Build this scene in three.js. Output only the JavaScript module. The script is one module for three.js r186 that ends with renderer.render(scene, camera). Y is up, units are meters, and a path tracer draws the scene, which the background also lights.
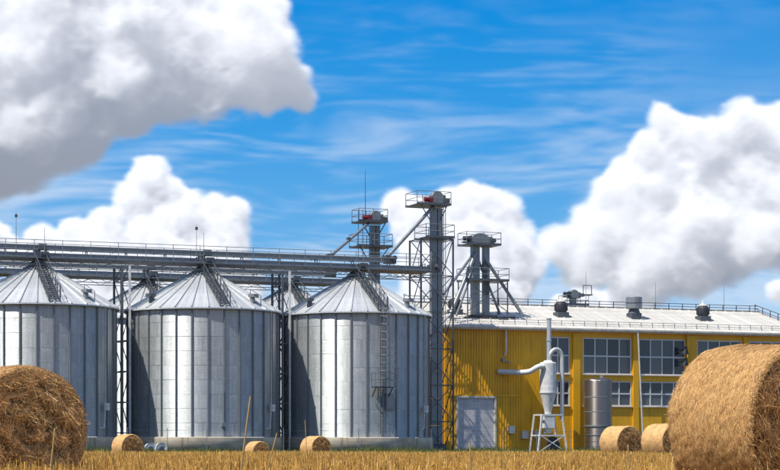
import * as THREE from 'three';
import { mergeGeometries } from 'three/addons/utils/BufferGeometryUtils.js';

// ---------------------------------------------------------------- camera
// Long lens held half a metre above the field, lens shifted so that the uprights stay upright.
const scene = new THREE.Scene();
const camera = new THREE.PerspectiveCamera(2 * Math.atan(448 / 2000) * 180 / Math.PI, 780 / 896, 0.5, 6000);
camera.setViewOffset(780, 896, 0, 0, 780, 470);
camera.position.set(0, 0.5, 0);
camera.lookAt(0, 0.5, -100);
camera.updateProjectionMatrix();

const renderer = new THREE.WebGLRenderer({ antialias: true });
renderer.toneMapping = THREE.LinearToneMapping;
renderer.toneMappingExposure = 1.08;
renderer.shadowMap.enabled = true;

// ---------------------------------------------------------------- sun
const SUN = new THREE.Vector3(-0.412, 0.848, 0.333).normalize();
const sun = new THREE.DirectionalLight(new THREE.Color(1.0, 0.95, 0.86), 5.0);
sun.position.copy(SUN).multiplyScalar(300).add(new THREE.Vector3(0, 0, -140));
sun.target.position.set(0, 0, -140);
sun.castShadow = true;
sun.shadow.mapSize.set(4096, 4096);
Object.assign(sun.shadow.camera, { left: -150, right: 150, top: 150, bottom: -150, near: 1, far: 700 });
scene.add(sun, sun.target);

// ---------------------------------------------------------------- seeded chance and noise
function rng(seed) {
  let a = seed >>> 0;
  return () => { a = (a + 0x6D2B79F5) | 0; let t = Math.imul(a ^ (a >>> 15), 1 | a); t = (t + Math.imul(t ^ (t >>> 7), 61 | t)) ^ t; return ((t ^ (t >>> 14)) >>> 0) / 4294967296; };
}
const PERM = new Uint8Array(512);
{ const r = rng(77), p = [...Array(256).keys()]; for (let i = 255; i > 0; i--) { const j = Math.floor(r() * (i + 1)); [p[i], p[j]] = [p[j], p[i]]; } for (let i = 0; i < 512; i++) PERM[i] = p[i & 255]; }
function grad(h, x, y, z) { h &= 15; const u = h < 8 ? x : y, v = h < 4 ? y : h === 12 || h === 14 ? x : z; return ((h & 1) ? -u : u) + ((h & 2) ? -v : v); }
function noise(x, y, z) {
  const fx = Math.floor(x), fy = Math.floor(y), fz = Math.floor(z), X = fx & 255, Y = fy & 255, Z = fz & 255;
  x -= fx; y -= fy; z -= fz;
  const u = x * x * x * (x * (x * 6 - 15) + 10), v = y * y * y * (y * (y * 6 - 15) + 10), w = z * z * z * (z * (z * 6 - 15) + 10);
  const A = PERM[X] + Y, AA = PERM[A & 255] + Z, AB = PERM[(A + 1) & 255] + Z, B = PERM[X + 1] + Y, BA = PERM[B & 255] + Z, BB = PERM[(B + 1) & 255] + Z;
  const a = grad(PERM[AA & 511], x, y, z), b = grad(PERM[BA & 511], x - 1, y, z), c = grad(PERM[AB & 511], x, y - 1, z), d = grad(PERM[BB & 511], x - 1, y - 1, z);
  const e = grad(PERM[(AA + 1) & 511], x, y, z - 1), f = grad(PERM[(BA + 1) & 511], x - 1, y, z - 1), g = grad(PERM[(AB + 1) & 511], x, y - 1, z - 1), h = grad(PERM[(BB + 1) & 511], x - 1, y - 1, z - 1);
  const p = a + u * (b - a), q = c + u * (d - c), r = e + u * (f - e), s = g + u * (h - g), m = p + v * (q - p), n = r + v * (s - r);
  return m + w * (n - m);
}
function fbm(x, y, z, oct) { let s = 0, a = 0.5; for (let i = 0; i < oct; i++) { s += a * noise(x, y, z); x = x * 2.03 + 7.1; y = y * 2.03 + 3.7; z = z * 2.03 + 1.3; a *= 0.5; } return s; }
const sstep = (a, b, x) => { const t = Math.min(1, Math.max(0, (x - a) / (b - a))); return t * t * (3 - 2 * t); };

// ---------------------------------------------------------------- sky: blue air, cirrus streaks and cumulus marched through as volumes
{
  const W = 4096, H = 4096, K = 2000;
  // a cumulus is a heap of puffs; a puff is [across, up, radius, farther] in units of 1/2000 of its distance
  const groups = [];
  const addGroup = (puffs, base, seed = 0) => {
    const s = puffs.map(([x, y, r, f = 0]) => { const k = 1 + f / K; return [x * k, y * k, -K * k, r * k]; });
    groups.push({ s, base, seed });
  };
  const P = (x, y, r, f) => [x - 390, 448 - y, r, f];
  addGroup([P(40, 8, 95, -24), P(120, 20, 80, -24), P(180, 30, 56, -20), P(160, 62, 60, -16), P(226, 55, 54, -12), P(262, 48, 46, -12), P(258, 86, 38), P(288, 84, 30), P(304, 100, 17), P(208, 90, 40, -14), P(250, 14, 40, -12), P(272, 10, 22), P(100, 84, 70, -10), P(40, 102, 82, 10), P(-40, 90, 105, 10), P(15, 158, 48, 24), P(70, 138, 44, 14), P(-30, 158, 64, 24), P(130, 100, 42, -14), P(-110, 60, 120, -20), P(60, -70, 90, -30), P(140, -50, 56, -30), P(170, 98, 32, -16), P(60, 110, 34, -50), P(10, 128, 34, -40), P(120, 70, 34, -60), P(30, 55, 40, -60)], 226, 1);
  addGroup([P(150, 176, 25), P(136, 200, 28), P(170, 192, 20), P(186, 216, 32), P(216, 206, 16), P(236, 210, 16), P(226, 230, 28), P(105, 226, 24), P(74, 234, 20), P(42, 242, 22), P(160, 245, 46), P(100, 256, 40), P(215, 260, 42), P(60, 266, 34), P(180, 282, 50), P(110, 290, 48), P(20, 262, 22), P(240, 290, 34)], 118, 2);
  addGroup([P(400, 206, 22), P(420, 225, 34), P(455, 208, 30), P(478, 202, 26), P(502, 212, 25), P(470, 240, 44), P(512, 240, 30), P(526, 266, 24), P(430, 262, 42), P(490, 282, 46), P(440, 300, 44), P(520, 286, 18)], 112, 3);
  addGroup([P(664, 118, 21, -14), P(682, 132, 26, -14), P(650, 150, 25, -8), P(706, 142, 32, -18), P(744, 124, 30, -18), P(788, 128, 42, -18), P(690, 176, 52, 10), P(745, 182, 62, 16), P(640, 188, 42, 2), P(610, 194, 26), P(820, 170, 74, 14), P(600, 232, 38), P(558, 246, 26), P(650, 240, 54, 6), P(720, 232, 60, 14), P(800, 214, 70, 14), P(586, 262, 34), P(640, 276, 42), P(690, 266, 40), P(850, 130, 66), P(870, 200, 60), P(625, 220, 30), P(700, 222, 34, -24), P(660, 262, 32, -20), P(755, 240, 34, -24)], 142, 4);
  addGroup([P(585, 302, 22), P(612, 304, 20), P(560, 306, 14), P(640, 306, 18)], 105, 5);
  addGroup([P(778, 290, 14), P(800, 286, 20), P(830, 292, 22)], 130, 7);
  addGroup([P(0, 238, 16), P(-14, 232, 20), P(-40, 240, 28), P(10, 248, 16)], 160, 6);
  // the rest of the sky goes on in the same way
  const r = rng(4021);
  for (let i = 0; i < 120; i++) {
    const el = (3 + 62 * Math.pow(r(), 1.7)) * Math.PI / 180, az = r() * 2 * Math.PI, size = (24 + 260 * Math.sin(el)) * (0.6 + 0.8 * r());
    const inFrame = Math.abs(((az + Math.PI * 3) % (2 * Math.PI)) - Math.PI) < 0.27 + size / K && el - size / K < 0.235;
    const n = 6 + Math.floor(r() * 7), puffs = [];
    for (let k = 0; k < n; k++) puffs.push([(r() - 0.5) * 2.6 * size, (r() * 0.7 - 0.25) * size, (0.35 + 0.35 * r()) * size, (r() - 0.5) * size]);
    if (inFrame) continue;
    const ca = Math.cos(az), sa = Math.sin(az), ce = Math.cos(el), se = Math.sin(el);
    groups.push({ seed: 10 + i, base: se * K - 0.55 * size, s: puffs.map(([x, y, q, f]) => { const hx = x, hy = se * K + y, hz = -ce * K + f; return [hx * ca - hz * sa, hy, hx * sa + hz * ca, q]; }) });
  }
  for (const g of groups) {
    const c = [0, 0, 0]; for (const s of g.s) for (let k = 0; k < 3; k++) c[k] += s[k] / g.s.length;
    g.c = c; g.r = Math.max(...g.s.map((s) => Math.hypot(s[0] - c[0], s[1] - c[1], s[2] - c[2]) + s[3]));
    g.d2 = c[0] * c[0] + c[1] * c[1] + c[2] * c[2];
    g.mean = g.s.reduce((a, s) => a + s[3], 0) / g.s.length;
    g.L = g.mean * 0.95; g.o = g.seed * 13.7;
  }
  const dens = (g, x, y, z, oct) => {
    let m = 0;
    for (const s of g.s) { const dx = x - s[0], dy = y - s[1], dz = z - s[2], q = 1 - (dx * dx + dy * dy + dz * dz) / (s[3] * s[3]); if (q > 0) m += q * (0.6 + 0.4 * q); }
    if (m <= 0) return 0;
    const L = g.L;
    let n = 0, a = 0.42, f = 1 / L, X = x * f + g.o, Y = y * f, Z = z * f;
    for (let i = 0; i < oct; i++) { n += a * (0.32 - Math.abs(noise(X, Y, Z))); X = X * 2.1 + 5.2; Y = Y * 2.1 + 1.9; Z = Z * 2.1 + 8.3; a *= 0.66; }
    const w = 0.5 * noise(x * 1.7 / L + 31, y * 1.7 / L, z * 1.7 / L + g.o), v = Math.min(m, 1.1) + n * (1.25 + w) - 0.3;
    return v <= 0 ? 0 : Math.min(1, v * (2.2 + 2.6 * w)) * sstep(g.base - 0.35 * g.mean, g.base + 0.9 * g.mean, y + n * 1.6 * g.mean);
  };
  const skyColor = (el) => {
    const t = el * 180 / Math.PI, stops = [[0, 0.42, 0.62, 0.83], [3, 0.28, 0.53, 0.8], [6, 0.13, 0.405, 0.76], [9, 0.04, 0.315, 0.73], [12.6, 0.004, 0.245, 0.68], [30, 0.004, 0.16, 0.55], [90, 0.004, 0.11, 0.42]];
    for (let i = 1; i < stops.length; i++) if (t <= stops[i][0]) { const a = stops[i - 1], b = stops[i], k = (t - a[0]) / (b[0] - a[0]); return [1, 2, 3].map((c) => a[c] + (b[c] - a[c]) * k); }
    return stops[6].slice(1);
  };
  const radiance = (lon, lat, out, fine) => {
    const cl = Math.cos(lat), dx = cl * Math.cos(lon), dy = Math.sin(lat), dz = cl * Math.sin(lon);
    const col = skyColor(lat);
    // cirrus: streaks combed by the wind aloft
    const az = Math.atan2(dx, -dz), ex = az * 9 + 40, ey = lat * 9;
    const wx = fbm(ex * 0.5, ey * 1.5, 2.2, 3), wy = fbm(ex * 0.4 + 9, ey * 1.6, 5.2, 3);
    const sx = ex + wx * 1.2, sy = ey - ex * 0.05 + wy * 0.35;
    const streak = fbm(sx * 0.9, sy * 7, 1.7, 5) + 0.9 * fbm(sx * 3.4, sy * 30 + sx * 2, 8.1, 5), veil = fbm(ex * 0.6 + 3, ey * 1.3 + 7, 4.4, 4);
    const ci = sstep(-0.25, 0.75, streak * 0.75 + veil * 1.3 + 0.18 + 0.3 * sstep(0.13, 0.05, lat)) * 0.68 * sstep(1.2, 0.2, lat) * (0.05 + 0.95 * sstep(0.225, 0.13, lat + 0.08 * veil));
    col[0] += (0.78 - col[0]) * ci * 0.72; col[1] += (0.84 - col[1]) * ci * 0.72; col[2] += (0.93 - col[2]) * ci * 0.72;
    let T = 1, R = 0, G = 0, B = 0;
    for (const g of groups) {
      const b = dx * g.c[0] + dy * g.c[1] + dz * g.c[2]; if (b < 0) continue;
      const q = g.d2 - b * b; if (q > g.r * g.r) continue;
      // only the stretch inside puffs
      let t0 = 1e9, t1 = -1e9;
      for (const s of g.s) { const sb = dx * s[0] + dy * s[1] + dz * s[2], sq = s[0] * s[0] + s[1] * s[1] + s[2] * s[2] - sb * sb, h = s[3] * s[3] - sq; if (h > 0) { const k = Math.sqrt(h); t0 = Math.min(t0, sb - k); t1 = Math.max(t1, sb + k); } }
      if (t1 < t0) continue;
      const step = fine ? Math.max(1.6, g.mean * 0.07) : g.mean * 0.16, sig = 6.5 / g.mean;
      let gT = 1, gr = 0, gg = 0, gb = 0;
      for (let t = t0 + step * 0.5; t < t1 && gT > 0.02; t += step) {
        const x = dx * t, y = dy * t, z = dz * t, d = dens(g, x, y, z, fine ? 7 : 4);
        if (d <= 0) continue;
        let tau = 0, lt = 0, ls = g.mean * 0.12;
        for (let k = 0; k < 6; k++) { lt += ls * 0.5; tau += dens(g, x + SUN.x * lt, y + SUN.y * lt, z + SUN.z * lt, 3) * ls * sig; lt += ls * 0.5; ls *= 1.55; }
        const lit = 0.5 * Math.exp(-tau * 0.5) + 0.37 * Math.exp(-tau * 0.075), up = sstep(g.base - 0.2 * g.mean, g.base + 3.2 * g.mean, y);
        const a = 1 - Math.exp(-d * sig * step), amb = 0.18 + 0.06 * up;
        gr += gT * a * (lit * 1.02 + amb * 0.95); gg += gT * a * (lit * 1.0 + amb * 1.12); gb += gT * a * (lit * 0.97 + amb * 1.5);
        gT *= 1 - a;
      }
      R += T * gr; G += T * gg; B += T * gb; T *= gT;
    }
    out[0] = R + col[0] * T; out[1] = G + col[1] * T; out[2] = B + col[2] * T;
  };
  const data = new Uint16Array(W * H * 4), half = THREE.DataUtils.toHalfFloat, one = half(1), px = [0, 0, 0];
  // the whole dome at a quarter of the resolution, spread over the full texture
  const CW = W / 4, CH = H / 8, coarse = new Float32Array(CW * (CH + 1) * 3);
  for (let j = 0; j <= CH; j++) for (let i = 0; i < CW; i++) { radiance(((i + 0.5) / CW - 0.5) * 2 * Math.PI, Math.min(j / CH, 0.999) * Math.PI / 2, px, false); coarse.set(px, (j * CW + i) * 3); }
  const i0 = Math.round(W * (0.25 - 13.5 / 360)), i1 = Math.round(W * (0.25 + 13.5 / 360)), j1 = Math.round(H * (0.5 + 15 / 180));
  for (let j = 0; j < H; j++) {
    const lat = ((j + 0.5) / H - 0.5) * Math.PI;
    for (let i = 0; i < W; i++) {
      const o = (j * W + i) * 4;
      if (lat <= 0) { px[0] = 0.3; px[1] = 0.32; px[2] = 0.3; }
      else if (i >= i0 && i < i1 && j < j1) radiance(((i + 0.5) / W - 0.5) * 2 * Math.PI, lat, px, true);
      else {
        const fx = (i + 0.5) / 4 - 0.5, fy = lat / (Math.PI / 2) * CH, ax = Math.floor(fx), ay = Math.min(CH - 1, Math.floor(fy)), u = fx - ax, v = Math.min(1, fy - ay), xa = (ax + CW) % CW, xb = (ax + 1) % CW;
        for (let c = 0; c < 3; c++) { const a = coarse[(ay * CW + xa) * 3 + c], b = coarse[(ay * CW + xb) * 3 + c], d = coarse[((ay + 1) * CW + xa) * 3 + c], e = coarse[((ay + 1) * CW + xb) * 3 + c]; px[c] = (a + (b - a) * u) * (1 - v) + (d + (e - d) * u) * v; }
      }
      data[o] = half(px[0]); data[o + 1] = half(px[1]); data[o + 2] = half(px[2]); data[o + 3] = one;
    }
  }
  const sky = new THREE.DataTexture(data, W, H, THREE.RGBAFormat, THREE.HalfFloatType);
  sky.mapping = THREE.EquirectangularReflectionMapping; sky.magFilter = sky.minFilter = THREE.LinearFilter; sky.wrapS = THREE.RepeatWrapping; sky.needsUpdate = true;
  scene.background = sky; scene.environment = sky;
}

// ---------------------------------------------------------------- helpers
const V = (x, y, z) => new THREE.Vector3(x, y, z);
const flat = (g) => (g.index ? g.toNonIndexed() : g);
const merge = (list) => mergeGeometries(list.map(flat));
const box = (w, h, d, x = 0, y = 0, z = 0) => new THREE.BoxGeometry(w, h, d).translate(x, y, z);
function bar(p, q, r, seg = 6, r2 = r) {            // round bar from p to q
  const a = V(...p), b = V(...q), d = b.clone().sub(a), g = new THREE.CylinderGeometry(r2, r, d.length(), seg, 1);
  g.applyQuaternion(new THREE.Quaternion().setFromUnitVectors(V(0, 1, 0), d.clone().normalize()));
  return g.translate(...a.add(b).multiplyScalar(0.5).toArray());
}
function beam(p, q, w, h) {                         // rectangular bar from p to q
  const a = V(...p), b = V(...q), d = b.clone().sub(a), g = new THREE.BoxGeometry(w, h, d.length()), m = new THREE.Matrix4().lookAt(b, a, Math.abs(d.y) > 0.999 * d.length() ? V(0, 0, 1) : V(0, 1, 0));
  return g.applyMatrix4(m).translate(...a.add(b).multiplyScalar(0.5).toArray());
}
function pipe(points, r, seg = 10, n = 24) { return new THREE.TubeGeometry(new THREE.CatmullRomCurve3(points.map((p) => V(...p)), false, 'centripetal'), n, r, seg, false); }
const lathe = (pts, seg = 32) => new THREE.LatheGeometry(pts.map(([x, y]) => new THREE.Vector2(x, y)), seg);
function metric(g) {                                // uv in metres, by the way each face points
  const p = g.attributes.position, n = g.attributes.normal, uv = new Float32Array(p.count * 2);
  for (let i = 0; i < p.count; i++) {
    const ax = Math.abs(n.getX(i)), ay = Math.abs(n.getY(i)), az = Math.abs(n.getZ(i));
    const [u, v] = ay > ax && ay > az ? [p.getX(i), p.getZ(i)] : ax > az ? [p.getZ(i), p.getY(i)] : [p.getX(i), p.getY(i)];
    uv[2 * i] = u; uv[2 * i + 1] = v;
  }
  g.setAttribute('uv', new THREE.BufferAttribute(uv, 2));
  return g;
}
const taken = {};
const numbered = (name) => { const n = (taken[name] = (taken[name] ?? -1) + 1); return n ? name + '_' + String(n).padStart(3, '0') : name; };
// frame of the works: x along the front, -z away from the field
const TURN = 21.3 * Math.PI / 180, CT = Math.cos(TURN), ST = Math.sin(TURN), ANCHOR = [-14.96, 160], YARD = -0.3;
const worldOf = (x, z) => [ANCHOR[0] + x * CT + z * ST, -(ANCHOR[1] + x * ST - z * CT)];
function tag(o, label, category, group, kind) { if (label) o.userData.label = label; if (category) o.userData.category = category; if (group) o.userData.group = group; if (kind) o.userData.kind = kind; return o; }
function thing(name, label, category, x, z, y = 0, group) {
  const g = new THREE.Group(), [X, Z] = worldOf(x, z);
  g.name = numbered(name); g.position.set(X, YARD + y, Z); g.rotation.y = TURN;
  scene.add(g); return tag(g, label, category, group);
}
function part(parent, name, geo, mat, kind) {
  const list = Array.isArray(geo) ? metric(merge(geo)) : geo, m = new THREE.Mesh(list, mat);
  m.name = name; m.castShadow = m.receiveShadow = true; if (kind) m.userData.kind = kind; parent.add(m); return m;
}
const put = (parent, name, geo, mat, pos, rot) => { const m = part(parent, name, geo, mat); if (pos) m.position.set(...pos); if (rot) m.rotation.set(...rot); return m; };

// ---------------------------------------------------------------- materials
function texture(n, fn, metres = 1) {
  const d = new Uint8Array(n * n * 4);
  for (let j = 0; j < n; j++) for (let i = 0; i < n; i++) { const c = fn(i / n, j / n), o = (j * n + i) * 4; for (let k = 0; k < 3; k++) d[o + k] = Math.max(0, Math.min(255, Math.round((c.length ? c[k] : c) * 255))); d[o + 3] = 255; }
  const t = new THREE.DataTexture(d, n, n); t.wrapS = t.wrapT = THREE.MirroredRepeatWrapping; t.magFilter = t.minFilter = THREE.LinearFilter; t.repeat.set(1 / metres, 1 / metres); t.needsUpdate = true; return t;
}
const srgb = (t) => { t.colorSpace = THREE.SRGBColorSpace; return t; };
const lin = (r, g, b) => new THREE.Color().setRGB(r, g, b);
const std = (o) => new THREE.MeshStandardMaterial(o);
const T = {
  // zinc bloom, faint run marks and a few dull patches
  zinc: srgb(texture(512, (u, v) => { const s = fbm(u * 60, v * 60, 1, 3), run = fbm(u * 26, v * 1.6, 5, 4), pat = fbm(u * 3, v * 3, 9, 4), a = 0.92 + 0.2 * s + 0.14 * run + 0.1 * pat; return [a, a, a]; }, 5)),
  zincRough: texture(256, (u, v) => 0.86 + 0.2 * fbm(u * 7, v * 7, 3, 4), 4),
  corrugated: texture(64, (u, v) => { const t = Math.cos(v * 2 * Math.PI) * 0.55, k = 1 / Math.hypot(1, t); return [0.5, 0.5 + 0.5 * t * k, 0.5 + 0.5 * k]; }, 1),
  concrete: srgb(texture(512, (u, v) => { const a = 0.9 + 0.26 * fbm(u * 5, v * 5, 2, 5) + 0.12 * fbm(u * 60, v * 60, 7, 2), st = sstep(0.1, 0.5, fbm(u * 18, v * 2, 11, 4)); return [a * (1 - 0.22 * st), a * (0.985 - 0.24 * st), a * (0.95 - 0.26 * st)]; }, 6)),
  paint: srgb(texture(512, (u, v) => { const a = 0.96 + 0.1 * fbm(u * 4, v * 4, 2, 5), run = sstep(0.05, 0.55, fbm(u * 30, v * 2.2, 4, 4)), sp = sstep(0.25, 0.5, fbm(u * 22, v * 22, 6, 4)); const k = a * (1 - 0.13 * run - 0.1 * sp); return [k, k, k]; }, 7)),
  roof: srgb(texture(512, (u, v) => { const a = 0.9 + 0.12 * fbm(u * 6, v * 6, 2, 5), run = sstep(0.0, 0.5, fbm(u * 34, v * 3, 4, 4)), rust = sstep(0.28, 0.5, fbm(u * 9, v * 9, 13, 5)); return [a * (1 - 0.1 * run - 0.06 * rust), a * (1 - 0.11 * run - 0.13 * rust), a * (1 - 0.13 * run - 0.2 * rust)]; }, 8)),
  soil: srgb(texture(512, (u, v) => { const a = 0.75 + 0.3 * fbm(u * 12, v * 12, 2, 5) + 0.25 * fbm(u * 90, v * 90, 4, 2); return [a, a * 0.97, a * 0.9]; }, 4)),
  dull: srgb(texture(256, (u, v) => { const a = 0.93 + 0.18 * fbm(u * 8, v * 8, 2, 5) + 0.12 * fbm(u * 40, v * 3, 5, 3); return [a, a, a]; }, 3)),
};
T.corrugated.wrapS = T.corrugated.wrapT = THREE.RepeatWrapping; T.corrugated.repeat.set(1, 23);
const zincWith = (r, g, b, o = {}) => std({ color: lin(r, g, b), metalness: 0.72, roughness: 0.46, map: T.zinc, roughnessMap: T.zincRough, ...o });
const M = {
  wall: [[0.57, 0.605, 0.61], [0.555, 0.59, 0.6], [0.585, 0.615, 0.62], [0.565, 0.6, 0.605]].map((c) => zincWith(...c, { metalness: 0.66, roughness: 0.5, normalMap: T.corrugated, normalScale: new THREE.Vector2(1, 1) })),
  stiff: zincWith(0.24, 0.26, 0.275, { metalness: 0.4, roughness: 0.6 }),
  roofSheet: [[0.7, 0.72, 0.72], [0.65, 0.67, 0.675], [0.74, 0.755, 0.75]].map((c) => zincWith(...c, { metalness: 0.45, roughness: 0.5 })),
  galv: zincWith(0.32, 0.34, 0.35, { metalness: 0.5, roughness: 0.55 }),
  galvDark: zincWith(0.14, 0.155, 0.17, { metalness: 0.45, roughness: 0.6 }),
  steelDark: std({ color: lin(0.055, 0.06, 0.07), metalness: 0.3, roughness: 0.6, map: T.dull }),
  black: std({ color: lin(0.018, 0.018, 0.02), roughness: 0.55, metalness: 0.1 }),
  concrete: std({ color: lin(0.68, 0.61, 0.5), roughness: 0.92, map: T.concrete }),
  yellow: std({ color: lin(0.88, 0.46, 0.012), roughness: 0.5, map: T.paint }),
  yellowSheet: [[0.84, 0.43, 0.01], [0.8, 0.4, 0.01], [0.87, 0.45, 0.012]].map((c) => std({ color: lin(...c), roughness: 0.46, metalness: 0.0, map: T.paint })),
  roofWhite: [[0.74, 0.715, 0.66], [0.7, 0.675, 0.62], [0.77, 0.745, 0.69]].map((c) => std({ color: lin(...c), roughness: 0.6, map: T.roof })),
  trim: std({ color: lin(0.66, 0.64, 0.58), roughness: 0.6, map: T.dull }),
  white: std({ color: lin(0.78, 0.78, 0.76), roughness: 0.45, map: T.dull }),
  frame: std({ color: lin(0.62, 0.64, 0.64), roughness: 0.5 }),
  glass: [[0.05, 0.062, 0.072], [0.075, 0.09, 0.1], [0.035, 0.042, 0.05], [0.11, 0.125, 0.135]].map((c) => new THREE.MeshPhysicalMaterial({ color: lin(...c), roughness: 0.12, metalness: 0, ior: 1.52, specularIntensity: 1 })),
  door: [[0.66, 0.64, 0.66], [0.65, 0.63, 0.65], [0.67, 0.65, 0.67]].map((c) => std({ color: lin(...c), roughness: 0.55, map: T.dull })),
  stainless: std({ color: lin(0.38, 0.335, 0.3), metalness: 0.95, roughness: 0.3, normalMap: T.corrugated, normalScale: new THREE.Vector2(0.8, 0.8) }),
  red: std({ color: lin(0.22, 0.02, 0.03), roughness: 0.5 }),
  soil: std({ color: lin(0.36, 0.24, 0.095), roughness: 1, map: T.soil }),
  yard: std({ color: lin(0.13, 0.13, 0.07), roughness: 1, map: T.soil }),
  straw: std({ color: 0xffffff, vertexColors: true, roughness: 0.72 }),
  grass: std({ color: 0xffffff, vertexColors: true, roughness: 0.8 }),
  stalk: std({ color: lin(0.5, 0.34, 0.12), roughness: 0.8, map: T.dull }),
};

// ---------------------------------------------------------------- ground
const landY = (x, z) => { const d = -z; return 0.05 * Math.exp(-(((d - 90) / 14) ** 2)) + YARD * sstep(96, 136, d) + 0.02 * noise(x * 0.07, d * 0.07, 3); };
{
  const depths = [-300, -60, -20, 0]; for (let d = 4; d < 240; d += 4) depths.push(d); depths.push(280, 400, 700, 1400, 3000, 5500);
  const across = []; for (let k = -60; k <= 60; k++) across.push(k);
  const pos = [], uv = [], idx = [];
  for (const d of depths) for (const k of across) { const w = Math.max(2.2, Math.abs(d) * 0.03), x = k * w * (Math.abs(d) > 250 ? 2.2 : 1); pos.push(x, Math.abs(d) > 250 ? YARD : landY(x, -d), -d); uv.push(x, d); }
  const n = across.length;
  for (let j = 0; j < depths.length - 1; j++) for (let i = 0; i < n - 1; i++) { const a = j * n + i; idx.push(a, a + 1, a + n, a + 1, a + n + 1, a + n); }
  const g = new THREE.BufferGeometry(); g.setAttribute('position', new THREE.Float32BufferAttribute(pos, 3)); g.setAttribute('uv', new THREE.Float32BufferAttribute(uv, 2)); g.setIndex(idx); g.computeVertexNormals();
  const field = part(scene, 'field_ground', g, M.soil); tag(field, 'flat harvested field of dry soil under the stubble', 'field', null, 'structure');
  const yard = part(scene, 'yard_ground', new THREE.PlaneGeometry(220, 120).rotateX(-Math.PI / 2), M.yard), [X, Z] = worldOf(20, -49);
  yard.geometry = metric(flat(yard.geometry)); yard.position.set(X, YARD + 0.03, Z); yard.rotation.y = TURN; tag(yard, 'grassy yard ground under the silos and the yellow hall', 'ground', null, 'structure');
}

// ---------------------------------------------------------------- grain silos
const R = 6, WALL0 = 1.65, TIERS = 9, TIER = 10 / TIERS, EAVE = WALL0 + 10, PEAK = 15.0, BAYS = 30, STEP = 2 * Math.PI / BAYS;
const panelGeo = [...Array(6)].map((_, k) => {
  const g = new THREE.CylinderGeometry(R, R + 0.003, TIER + 0.03, 6, 1, true, 0, 2 * STEP), uv = g.attributes.uv;
  for (let i = 0; i < uv.count; i++) uv.setXY(i, uv.getX(i) * 2 * STEP * R + k * 1.37, uv.getY(i) * TIER + k * 0.83);
  return g;
});
const stiffGeo = metric(flat(new THREE.ExtrudeGeometry(new THREE.Shape([[-0.085, 0], [-0.055, 0.012], [-0.042, 0.1], [0.042, 0.1], [0.055, 0.012], [0.085, 0]].map((p) => new THREE.Vector2(...p))), { depth: 9.9, bevelEnabled: false }).rotateX(-Math.PI / 2).rotateY(Math.PI)));
const roofGeo = (() => {
  const r0 = 0.5, r1 = R + 0.28, y0 = PEAK, y1 = EAVE - 0.02, a = STEP / 2, p = (r, y, t) => [r * Math.sin(t), y, r * Math.cos(t)];
  const g = new THREE.BufferGeometry(), q = [p(r0, y0, -a), p(r1, y1, -a), p(r1, y1, a), p(r0, y0, a), p(r1, y1 - 0.1, -a), p(r1, y1 - 0.1, a), p(r0, y0 - 0.03, -a), p(r0, y0 - 0.03, a)];
  g.setAttribute('position', new THREE.Float32BufferAttribute([0, 1, 2, 0, 2, 3, 1, 4, 5, 1, 5, 2, 6, 5, 4, 6, 7, 5].flatMap((i) => q[i]), 3)); g.computeVertexNormals(); g.setAttribute('uv', new THREE.Float32BufferAttribute(new Array(36).fill(0), 2));
  const rib = beam([r0 * Math.sin(a), y0 + 0.03, r0 * Math.cos(a)], [r1 * Math.sin(a), y1 + 0.03, r1 * Math.cos(a)], 0.07, 0.15);
  return metric(merge([g, rib]));
})();
const ventGeo = metric(merge([new THREE.CylinderGeometry(0.2, 0.24, 0.5, 12).translate(0, 0.1, 0), box(0.56, 0.24, 0.6, 0, 0.42, 0.1), box(0.46, 0.06, 0.2, 0, 0.29, 0.42)]));
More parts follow.
